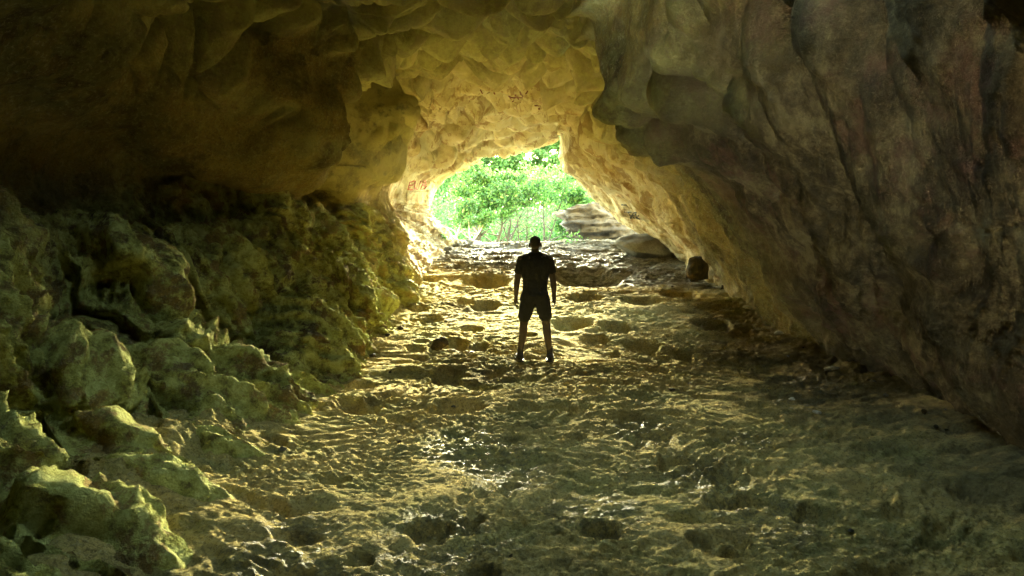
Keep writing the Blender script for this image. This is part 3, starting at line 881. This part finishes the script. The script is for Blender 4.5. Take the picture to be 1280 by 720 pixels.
proto = None
rgp = np.random.default_rng(12)
for i in list(range(14)) + list(range(26, 32)) + list(range(36, 42)):
    e = i % 2
    if i < 26:      # along the foot of the right wall
        py = rgp.uniform(345, 560); px = np.interp(py, [336, 358, 402, 458, 492, 552], [872, 905, 965, 1075, 1165, 1268]) - rgp.uniform(5, 70)
    elif i < 36:    # along the foot of the left slope
        py = rgp.uniform(360, 620); px = np.interp(py, [352, 404, 458, 500, 580, 700], [505, 470, 445, 385, 290, 170]) + rgp.uniform(5, 60)
    else:
        py = rgp.uniform(480, 700); px = rgp.uniform(350, 1100)
    p = floor_at(px, py)
    r = rgp.uniform(0.018, 0.05)
    if i < 4:
        me_ = stone_mesh('pebble', (1.2, 0.9, 0.7), 70 + i, 0.35, 3)
        PEB = (PEB if i else []) + [me_]
        me_.materials.append(DARKSTONE if i % 2 else BOULDER)
    s = bpy.data.objects.new('pebble', PEB[i % 4])
    COL.objects.link(s)
    s.location = p + Vector((0, 0, r * 0.3))
    s.scale = (r, r * rgp.uniform(.7, 1), r * rgp.uniform(.6, 1))
    s.rotation_euler = (rgp.uniform(-.3, .3), rgp.uniform(-.3, .3), rgp.uniform(0, 6))
    tag(s, ('tiny pebble at the foot of the right wall' if i < 26 else 'tiny pebble at the foot of the mossy left slope' if i < 36 else 'tiny pebble out on the open cave floor'), 'pebble', ('pebbles along the right wall' if i < 26 else 'pebbles along the left slope' if i < 36 else 'pebbles on the open floor'))

# crumpled litter at the foot of the left slope
def foil():
    bm = bmesh.new()
    bmesh.ops.create_icosphere(bm, subdivisions=3, radius=1)
    rg = np.random.default_rng(5)
    for v in bm.verts:
        k = 1 + rg.uniform(-.28, .28)
        v.co = Vector((v.co.x * .11 * k, v.co.y * .07 * k, v.co.z * .035 * k))
    me = bpy.data.meshes.new('litter')
    bm.to_mesh(me); bm.free()
    m = NT('crumpled_film')
    m.base(m.ramp(m.noise(22, 3, 0.6), [(0.35, (0.02, 0.22, 0.22)), (0.5, (0.25, 0.65, 0.60)), (0.65, (0.8, 0.85, 0.82))]))
    m.rough(0.25)
    o = obj('litter', me, m.m, None, floor_at(477, 404) + Vector((0, 0, 0.03)))
    tag(o, 'crumpled turquoise and white foil wrapper at the foot of the left wall', 'litter')
foil()

# ---------------------------------------------------------------- painted scribbles, laid on the real wall
def stroke_mesh(lines, width):
    verts, faces = [], []
    for pl in lines:
        pts = []
        for (a, b) in zip(pl[:-1], pl[1:]):
            n = max(2, int(math.hypot(b[0] - a[0], b[1] - a[1]) * 2))
            for i in range(n):
                pts.append((a[0] + (b[0] - a[0]) * i / n, a[1] + (b[1] - a[1]) * i / n))
        pts.append(pl[-1])
        W = []
        for q in pts:
            h = WALL_BVH.ray_cast(Vector(CAM), ray(*q))
            if h[0] is None:
                continue
            n = h[1] if h[1].dot(ray(*q)) < 0 else -h[1]
            W.append((h[0] + n * 0.012, n))
        k0 = None
        for i, (a, na) in enumerate(W):
            nxt, prv = W[min(i + 1, len(W) - 1)][0], W[max(i - 1, 0)][0]
            t = (nxt - prv)
            if t.length < 1e-5 or (i and (a - W[i - 1][0]).length > 0.6):
                k0 = None
                continue
            s_ = na.cross(t.normalized()).normalized() * width * (0.7 + 0.6 * random.random())
            k = len(verts)
            verts += [a - s_, a + s_, a + s_ - na * .03, a - s_ - na * .03]
            if k0 is not None:
                for j in range(4):
                    faces.append((k0 + j, k0 + (j + 1) % 4, k + (j + 1) % 4, k + j))
            k0 = k
    return verts, faces

def graffiti(letters, width, mat, label, part='letter'):
    root = None
    for lines in letters:
        v, f = stroke_mesh(lines, width)
        if not f:
            continue
        if root is None:
            root = empty('graffiti', v[0], label, 'graffiti')
        v = [p - root.location for p in v]
        obj(part, mesh_from(part, v, f, False), mat, root)
RED = simple('red_paint', (0.36, 0.07, 0.04), 0.3, 20, 0.8)
RUST = simple('brown_red_paint', (0.16, 0.05, 0.02), 0.4, 20, 0.8)
BLACK = simple('black_paint', (0.02, 0.02, 0.02), 0.3, 20, 0.7)
graffiti([[[(518, 226), (512, 228), (510, 237), (516, 237)], [(511, 232), (516, 231)]],
          [[(519, 226), (518, 235), (522, 237), (526, 226)]],
          [[(529, 226), (526, 237), (531, 236), (533, 233), (528, 231), (532, 229), (532, 226), (529, 226)]]], 0.017, RED,
         'red painted letters EUB on the pale rock left of the cave mouth')
graffiti([[[(780, 265), (790, 265)], [(785, 265), (789, 271)]],
          [[(788, 273), (792, 266), (796, 265), (794, 269), (789, 269)], [(790, 269), (793, 273)]],
          [[(794, 267), (797, 273)], [(799, 269), (795, 272), (800, 274)]],
          [[(777, 256), (783, 256), (787, 261)]]], 0.014, BLACK,
         'black scrawled letters TRK on the right wall beside the mouth')
graffiti([[[(635, 118), (641, 127), (645, 118)]], [[(646, 120), (650, 128), (654, 119)]], [[(650, 113), (651, 119), (658, 117), (660, 113)]],
          [[(668, 132), (676, 132)], [(673, 132), (674, 137)]], [[(600, 112), (604, 118), (612, 115)]], [[(615, 112), (619, 118)]],
          [[(637, 122), (655, 122)]]], 0.018, RUST,
         'brown red scribbled marks on the scalloped roof above the mouth', 'mark')

# ---------------------------------------------------------------- trees
def tube(verts, faces, pts, rads, sides=7):
    k0 = len(verts)
    for i, (p, r) in enumerate(zip(pts, rads)):
        p = Vector(p)
        a = Vector(pts[min(i + 1, len(pts) - 1)]) - Vector(pts[max(i - 1, 0)])
        a.normalize()
        s = a.cross(Vector((0.3, 1, 0.1))).normalized()
        t = a.cross(s)
        for j in range(sides):
            th = 2 * math.pi * j / sides
            verts.append(p + (s * math.cos(th) + t * math.sin(th)) * r)
    for i in range(len(pts) - 1):
        for j in range(sides):
            a = k0 + i * sides + j
            b = k0 + i * sides + (j + 1) % sides
            faces.append((a, b, b + sides, a + sides))
    faces.append(tuple(k0 + (len(pts) - 1) * sides + j for j in range(sides)))

def limb(rg, start, d, length, r0, n=7, wob=0.16, up=0.05):
    pts, rads = [np.array(start)], [r0]
    d = np.array(d, float); d /= np.linalg.norm(d)
    for i in range(n):
        d = d + rg.normal(size=3) * wob + np.array([0, 0, up])
        d /= np.linalg.norm(d)
        pts.append(pts[-1] + d * length / n)
        rads.append(r0 * (1 - 0.85 * (i + 1) / n))
    return pts, rads

def leaf_mesh(name, centres, rad, per, size, rg):
    n = len(centres) * per
    C = np.repeat(np.array(centres), per, 0)
    off = rg.normal(size=(n, 3)) * np.array([1, 1, 0.6]) * rad * 0.55
    C = C + off
    a = rg.normal(size=(n, 3)); a /= np.linalg.norm(a, axis=1, keepdims=True)
    b = np.cross(a, rg.normal(size=(n, 3))); b /= np.linalg.norm(b, axis=1, keepdims=True)
    s = size * rg.uniform(0.6, 1.25, size=(n, 1))
    V = np.stack([C - a * s, C + b * s * 0.45, C + a * s, C - b * s * 0.45], 1).reshape(-1, 3)
    me = bpy.data.meshes.new(name)
    me.vertices.add(len(V)); me.vertices.foreach_set('co', V.reshape(-1).astype(np.float32))
    me.loops.add(n * 4); me.loops.foreach_set('vertex_index', np.arange(n * 4, dtype=np.int32))
    me.polygons.add(n); me.polygons.foreach_set('loop_start', (np.arange(n) * 4).astype(np.int32))
    me.update(); me.validate()
    return me

def tree(px, Y, h, seed, label, stems=1, lean=0.0, mat=LEAF, bark=BARK, leaf=0.09, dens=1.0, r0=0.10, low=0.25, name='tree', spread=1.0, bare=0.25):
    rg = np.random.default_rng(seed)
    x = (px - 640) / F * Y
    root = empty(name, (x, Y, ground_z(x, Y)), label, 'tree', 'trees outside the cave mouth')
    V, Fc, cen = [], [], []
    for s in range(stems):
        a = rg.uniform(-1, 1)
        d = (lean + (s - (stems - 1) / 2) * 0.28 + 0.08 * a, rg.uniform(-.2, .2), 1)
        pts, rads = limb(rg, (0.12 * s - 0.06 * stems, 0, -0.2), d, h * rg.uniform(.85, 1.05), r0 * rg.uniform(.7, 1), 10, 0.10)
        tube(V, Fc, pts, rads)
        for i in range(3, 11):
            for _ in range(3):
                dd = (rg.uniform(-1, 1), rg.uniform(-1, 1), rg.uniform(0.1, .7))
                L = h * rg.uniform(.14, .30) * spread * (1.15 - 0.05 * i)
                q, qr = limb(rg, pts[i], dd, L, rads[i] * 0.55 + 0.008, 5, 0.2)
                tube(V, Fc, q, qr, 5)
                for w_ in range(1, 6):
                    if q[w_][2] > h * low:
                        cen.append(q[w_])
                        if rg.random() < 0.7:
                            tw, twr = limb(rg, q[w_], rg.normal(size=3) + np.array([0, 0, .3]), L * .35, qr[w_] * .5 + .004, 3, 0.25)
                            tube(V, Fc, tw, twr, 4)
                            cen += tw[1:]
    obj('trunk', mesh_from('trunk', V, Fc), bark, root)
    cen = [c for c in cen if rg.random() > bare]
    if cen:
        obj('crown', leaf_mesh('crown', cen, h * 0.055, int(17 * dens), leaf, rg), mat, root)
    return root

TREES = [
    (628, 84.0, 11.5, 14, 'tallest pale crowned tree in the far background, its top reaching the roof of the mouth', dict(stems=2, mat=LEAF3, low=.05, dens=1.1, bare=.45, leaf=.19, spread=1.2)),
    (578, 88.0, 11.5, 15, 'far background tree between the forked tree and the roof of the mouth', dict(stems=2, mat=LEAF3, low=.05, dens=1.1, bare=.35, leaf=.19, spread=1.2)),
    (728, 86.0, 8.5, 16, 'far background tree seen just above the dense bright one', dict(stems=2, mat=LEAF3, low=.05, dens=1.5, bare=.1, leaf=.19, spread=1.3)),
    (548, 33.0, 4.7, 1, 'pale barked tree leaning right at the left edge of the cave mouth', dict(stems=2, lean=0.35, bark=PALEBARK, mat=LEAF, low=.6, dens=.7, r0=.09)),
    (588, 36.0, 5.3, 2, 'low forked tree with a dark bent trunk, left of centre in the mouth', dict(stems=3, lean=0.30, low=.62, dens=.8, r0=.12)),
    (622, 38.0, 6.0, 3, 'slender dark stemmed tree with three splayed stems, near the middle of the mouth', dict(stems=3, lean=0.05, low=.68, dens=.8, r0=.09)),
    (652, 37.0, 5.8, 4, 'thin upright tree directly above and left of the person\'s head', dict(stems=3, lean=0.1, low=.68, dens=.75, r0=.075)),
    (676, 40.0, 6.2, 5, 'thin tree leaning right just right of the person\'s head', dict(stems=2, lean=0.22, low=.68, dens=.8, r0=.08)),
    (716, 44.0, 6.0, 6, 'dense bright green tree behind the layered boulder', dict(stems=2, mat=LEAF2, low=.1, dens=1.1, bare=.1)),
    (745, 40.0, 4.8, 7, 'low leafy tree right above the layered boulder', dict(stems=2, mat=LEAF, low=.1, dens=1.2, bare=.1)),
    (560, 68.0, 9.5, 8, 'tall lime green tree far behind the pale barked tree', dict(stems=2, mat=LEAF3, low=.1, dens=1.5, bare=.05, leaf=.17, spread=1.3)),
    (598, 76.0, 10.5, 9, 'broad lime green tree in the background, left of centre', dict(stems=2, mat=LEAF3, low=.05, dens=1.6, bare=.05, leaf=.18, spread=1.3)),
    (650, 80.0, 8.0, 10, 'short round crowned tree in the background under the bright sky gap', dict(stems=2, mat=LEAF3, low=.05, dens=1.6, bare=.05, leaf=.18, spread=1.3)),
    (705, 78.0, 9.0, 11, 'background tree behind the dense bright one', dict(stems=2, mat=LEAF3, low=.05, dens=1.6, bare=.05, leaf=.18, spread=1.3)),
    (760, 72.0, 7.5, 12, 'background tree farthest right, partly hidden by the right wall', dict(stems=2, mat=LEAF3, low=.05, dens=1.6, bare=.05, leaf=.18, spread=1.3)),
    (530, 74.0, 9.0, 13, 'background tree farthest left, partly hidden by the left wall', dict(stems=2, mat=LEAF3, low=.05, dens=1.6, bare=.05, leaf=.18, spread=1.3)),
]
for px, Y, h, seed, lab, kw in TREES:
    tree(px, Y, h, seed, lab, **kw)

# the wood behind and the undergrowth: countless leaves, one mass each
def thicket(name, n, ybox, xw, zh, size, mat, seed, kind='stuff'):
    rg = np.random.default_rng(seed)
    Y = rg.uniform(*ybox, n)
    X = rg.uniform(-1, 1, n) * xw * Y / 50
    gz = np.array([ground_z(x, y) for x, y in zip(X, Y)])
    top = zh * (0.65 + 0.5 * (0.5 + 0.5 * vnoise(np.stack([X * 0.45, Y * 0.3, X * 0], -1), seed)))
    Z = gz + rg.uniform(0, 1, n) * top
    me = leaf_mesh(name, np.stack([X, Y, Z], 1), 0.8, 9, size, rg)
    tag(obj(name, me, mat), 'mass of green woodland foliage beyond the mouth' if zh > 2 else 'low undergrowth beneath the trees', 'foliage', kind='stuff')
thicket('woodland', 6500, (84, 100), 15, 6.5, 0.24, LEAF3, 31)
thicket('undergrowth', 11000, (44, 60), 12, 3.6, 0.11, LEAF2, 32)

# small tufts growing on the lip and on the striated rock
def tuft(px, py, on_wall, label, n=60, size=0.06, rad=0.2):
    d = ray(px, py)
    h = (WALL_BVH if on_wall else FLOOR_BVH).ray_cast(Vector(CAM), d)
    if h[0] is None:
        return
    rg = np.random.default_rng(int(px))
    c = np.zeros((4, 3)) + rg.normal(size=(4, 3)) * rad * .3
    root = empty('plant', h[0] + Vector((0, -0.05, 0.0)), label, 'plant')
    o = obj('foliage', leaf_mesh('foliage', c + np.array([0, 0, .08]), rad, n // 4, size, rg), LEAF2, root)
    v, f = [], []
    tube(v, f, [(0, 0, -.1), (0.01, 0, 0), (0.02, 0, .12)], [.01, .008, .004], 5)
    obj('stem', mesh_from('stem', v, f), BARK, root)
tuft(556, 297, True, 'small green plant growing on the striated rock left of the mouth')
tuft(716, 303, False, 'low green tuft on the floor edge in front of the layered boulder', rad=.3)

# ---------------------------------------------------------------- the person
def capsule(verts, faces, a, b, ra, rb, seg=14, sq=(1, 1)):
    a, b = Vector(a), Vector(b)
    ax = (b - a)
    L = ax.length
    ax = ax.normalized() if L > 1e-6 else Vector((0, 0, 1))
    s = ax.cross(Vector((0, 1, 0)))
    if s.length < .1:
        s = ax.cross(Vector((1, 0, 0)))
    s.normalize()
    t = ax.cross(s)
    rings = []
    for i in range(5):
        ph = math.pi / 2 * (1 - i / 4.0)
        rings.append((a - ax * ra * math.sin(ph), max(ra * math.cos(ph), 1e-4)))
    for i in range(5):
        ph = math.pi / 2 * (i / 4.0)
        rings.append((b + ax * rb * math.sin(ph), max(rb * math.cos(ph), 1e-4)))
    k = len(verts)
    for c, r in rings:
        for j in range(seg):
            th = 2 * math.pi * j / seg
            verts.append(c + s * math.cos(th) * r * sq[0] + t * math.sin(th) * r * sq[1])
    for i in range(len(rings) - 1):
        for j in range(seg):
            p = k + i * seg + j
            q = k + i * seg + (j + 1) % seg
            faces.append((p, q, q + seg, p + seg))
    faces.append(tuple(k + j for j in reversed(range(seg))))
    faces.append(tuple(k + (len(rings) - 1) * seg + j for j in range(seg)))

def ellipsoid(verts, faces, c, r, rot=0.0):
    bm = bmesh.new()
    bmesh.ops.create_uvsphere(bm, u_segments=20, v_segments=14, radius=1)
    k = len(verts)
    for v in bm.verts:
        p = Vector((v.co.x * r[0], v.co.y * r[1], v.co.z * r[2]))
        if rot:
            p = Vector((p.x, p.y * math.cos(rot) - p.z * math.sin(rot), p.y * math.sin(rot) + p.z * math.cos(rot)))
        verts.append(p + Vector(c))
    for f in bm.faces:
        faces.append(tuple(k + v.index for v in f.verts))
    bm.free()

def fused(name, V, Fc, mat, parent, voxel, smooth=4, cuts=()):
    me = mesh_from(name + '_raw', V, Fc)
    o = bpy.data.objects.new(name, me)
    COL.objects.link(o)
    rm = o.modifiers.new('r', 'REMESH'); rm.mode = 'VOXEL'; rm.voxel_size = voxel
    sm = o.modifiers.new('s', 'SMOOTH'); sm.factor = 0.5; sm.iterations = smooth
    dg = bpy.context.evaluated_depsgraph_get()
    dg.update()
    m2 = bpy.data.meshes.new_from_object(o.evaluated_get(dg))
    bpy.data.objects.remove(o)
    m2.name = name
    if name in ('t_shirt', 'shorts'):
        n = len(m2.vertices)
        co = np.empty(n * 3, np.float32); m2.vertices.foreach_get('co', co); co = co.reshape(n, 3)
        no = np.empty(n * 3, np.float32); m2.vertices.foreach_get('normal', no); no = no.reshape(n, 3)
        k = fbm(co * np.array([9, 9, 15]) + co[:, :1] * 6, 3, 401, 0.5, True) * 0.011
        m2.vertices.foreach_set('co', (co + no * k[:, None]).reshape(-1))
    m2.materials.clear()
    m2.polygons.foreach_set('use_smooth', [True] * len(m2.polygons))
    return obj(name, m2, mat, parent)

def person(loc):
    root = empty('person', loc, 'person in dark t-shirt and shorts standing with back to the camera, arms at sides', 'person')
    J = {}
    V, Fc = [], []
    # trunk
    capsule(V, Fc, (0, 0, 1.02), (0, .01, 1.14), .118, .112, sq=(1.28, .86))
    capsule(V, Fc, (0, .01, 1.14), (0, 0, 1.36), .115, .125, sq=(1.35, .86))
    capsule(V, Fc, (-.12, -.01, 1.43), (.12, -.01, 1.43), .072, .072)
    capsule(V, Fc, (0, 0, .93), (0, 0, .99), .115, .12, sq=(1.34, .92))
    capsule(V, Fc, (0, -.005, 1.40), (0, .012, 1.55), .066, .055)      # neck
    for s in (-1, 1):
        capsule(V, Fc, (s * .03, -.005, 1.50), (s * .15, -.01, 1.445), .045, .05)   # trapezius
        capsule(V, Fc, (s * .07, -.045, .93), (s * .07, -.045, .93), .09, .09)
        capsule(V, Fc, (s * .09, 0, .92), (s * .155, .005, .52), .092, .058)
        capsule(V, Fc, (s * .155, .005, .52), (s * .168, -.012, .38), .055, .058)   # calf swell
        capsule(V, Fc, (s * .168, -.012, .38), (s * .205, 0, .12), .057, .036)
        capsule(V, Fc, (s * .205, .0, .09), (s * .228, .13, .045), .036, .032)      # foot
        capsule(V, Fc, (s * .203, -.035, .05), (s * .21, .03, .05), .034, .036)
        capsule(V, Fc, (s * .185, -.01, 1.42), (s * .185, -.01, 1.42), .066, .066)
        capsule(V, Fc, (s * .19, -.01, 1.41), (s * .243, -.02, 1.16), .054, .042)
        capsule(V, Fc, (s * .243, -.02, 1.16), (s * .253, -.012, 1.08), .041, .043)
        capsule(V, Fc, (s * .253, -.012, 1.08), (s * .262, .03, .905), .042, .027)
        # palm and five fingers, loosely curled
        wx = s * .264
        capsule(V, Fc, (wx, .032, .90), (s * .266, .045, .84), .026, .030, sq=(1, 1))
        capsule(V, Fc, (wx, .055, .87), (s * .264, .065, .825), .016, .016)
        capsule(V, Fc, (wx, .020, .87), (s * .264, .022, .825), .016, .016)
        for k, (yy, L) in enumerate(((.068, .036), (.049, .040), (.030, .037), (.012, .030))):
            p0 = Vector((s * .268, yy, .822))
            p1 = p0 + Vector((s * .004, .002, -L))
            p2 = p1 + Vector((-s * .018, .002, -L * .55))
            p3 = p2 + Vector((-s * .020, 0, L * .15))
            capsule(V, Fc, p0, p1, .0090, .0086, 8)
            capsule(V, Fc, p1, p2, .0086, .0080, 8)
            capsule(V, Fc, p2, p3, .0080, .0072, 8)
        t0 = Vector((s * .258, .066, .872)); t1 = t0 + Vector((-s * .014, .026, -.034)); t2 = t1 + Vector((-s * .010, .004, -.030))
        capsule(V, Fc, t0, t1, .012, .0098, 8)
        capsule(V, Fc, t1, t2, .0098, .0085, 8)
    # head, facing the mouth of the cave
    ellipsoid(V, Fc, (0, -.008, 1.655), (.076, .093, .092))
    ellipsoid(V, Fc, (0, .030, 1.605), (.058, .066, .068))
    ellipsoid(V, Fc, (0, .055, 1.572), (.032, .032, .024))
    capsule(V, Fc, (0, .094, 1.645), (0, .112, 1.612), .009, .014, 8)          # nose
    capsule(V, Fc, (-.018, .090, 1.588), (.018, .090, 1.588), .007, .007, 8)   # lips
    capsule(V, Fc, (-.030, .082, 1.658), (.030, .082, 1.658), .012, .012, 8)   # brow
    for s in (-1, 1):
        ellipsoid(V, Fc, (s * .082, -.002, 1.622), (.012, .021, .034))
    fused('body', V, Fc, SKIN, root, 0.0055, 3)
    # eyes
    for s in (-1, 1):
        v, f = [], []
        ellipsoid(v, f, (s * .030, .088, 1.640), (.012, .010, .009))
        obj('eye', mesh_from('eye', v, f), SOLE, root)
    # hair: close crop with a fuller top
    V, Fc = [], []
    ellipsoid(V, Fc, (0, -.016, 1.678), (.0755, .092, .075))
    ellipsoid(V, Fc, (0.004, .014, 1.700), (.056, .074, .056))
    ellipsoid(V, Fc, (0, -.050, 1.640), (.058, .050, .050))
    fused('hair', V, Fc, HAIR, root, 0.006, 2)
    # t-shirt
    V, Fc = [], []
    capsule(V, Fc, (0, 0, .955), (0, .005, 1.12), .118, .125, sq=(1.36, .95))
    capsule(V, Fc, (0, .005, 1.12), (0, 0, 1.36), .124, .137, sq=(1.36, .9))
    capsule(V, Fc, (-.125, -.01, 1.415), (.125, -.01, 1.415), .077, .077)
    capsule(V, Fc, (-.06, -.01, 1.475), (.06, -.01, 1.475), .056, .056)
    for s in (-1, 1):
        capsule(V, Fc, (s * .178, -.01, 1.405), (s * .222, -.015, 1.27), .068, .061)
        capsule(V, Fc, (s * .1, -.03, 1.33), (s * .11, -.03, 1.2), .09, .075)
    fused('t_shirt', V, Fc, CLOTH_SHIRT, root, 0.007, 3)
    # shorts with separate legs
    V, Fc = [], []
    capsule(V, Fc, (0, 0, .90), (0, 0, .99), .125, .125, sq=(1.38, .98))
    for s in (-1, 1):
        capsule(V, Fc, (s * .085, -.01, .90), (s * .142, 0, .635), .115, .088)
        capsule(V, Fc, (s * .07, -.05, .92), (s * .07, -.05, .92), .095, .095)
    fused('shorts', V, Fc, CLOTH_SHORTS, root, 0.007, 3)
    for s in (-1, 1):
        V, Fc = [], []
        capsule(V, Fc, (s * .203, 0, .17), (s * .205, -.002, .09), .043, .043)
        fused('sock', V, Fc, SOCK, root, 0.006, 1)
        V, Fc = [], []
        capsule(V, Fc, (s * .205, -.045, .058), (s * .223, .09, .052), .048, .050, sq=(1, 1))
        capsule(V, Fc, (s * .223, .09, .050), (s * .233, .185, .042), .050, .040)
        capsule(V, Fc, (s * .205, -.02, .06), (s * .205, -.01, .105), .048, .045)
        sh = fused('shoe', V, Fc, SHOE, root, 0.006, 2)
        bm = bmesh.new()
        pts = [(-.040, -.085), (-.052, -.03), (-.050, .09), (-.052, .16), (-.030, .225), (0, .240), (.032, .222), (.054, .16), (.050, .08), (.050, -.03), (.038, -.085), (0, -.102)]
        vs = [bm.verts.new((s * .205 + (s * .12) * (b * .9) * .9 + a * 1.05, b, -.004)) for a, b in pts]
        f = bm.faces.new(vs)
        r = bmesh.ops.extrude_face_region(bm, geom=[f])
        bmesh.ops.translate(bm, verts=[g for g in r['geom'] if isinstance(g, bmesh.types.BMVert)], vec=(0, 0, .028))
        bmesh.ops.recalc_face_normals(bm, faces=bm.faces)
        me = bpy.data.meshes.new('sole'); bm.to_mesh(me); bm.free()
        obj('sole', me, SOLE, sh)
    root.scale = (0.975, 0.975, 0.96)
    return root
person((0.31, 9.88, FOOT_Z + 0.005))
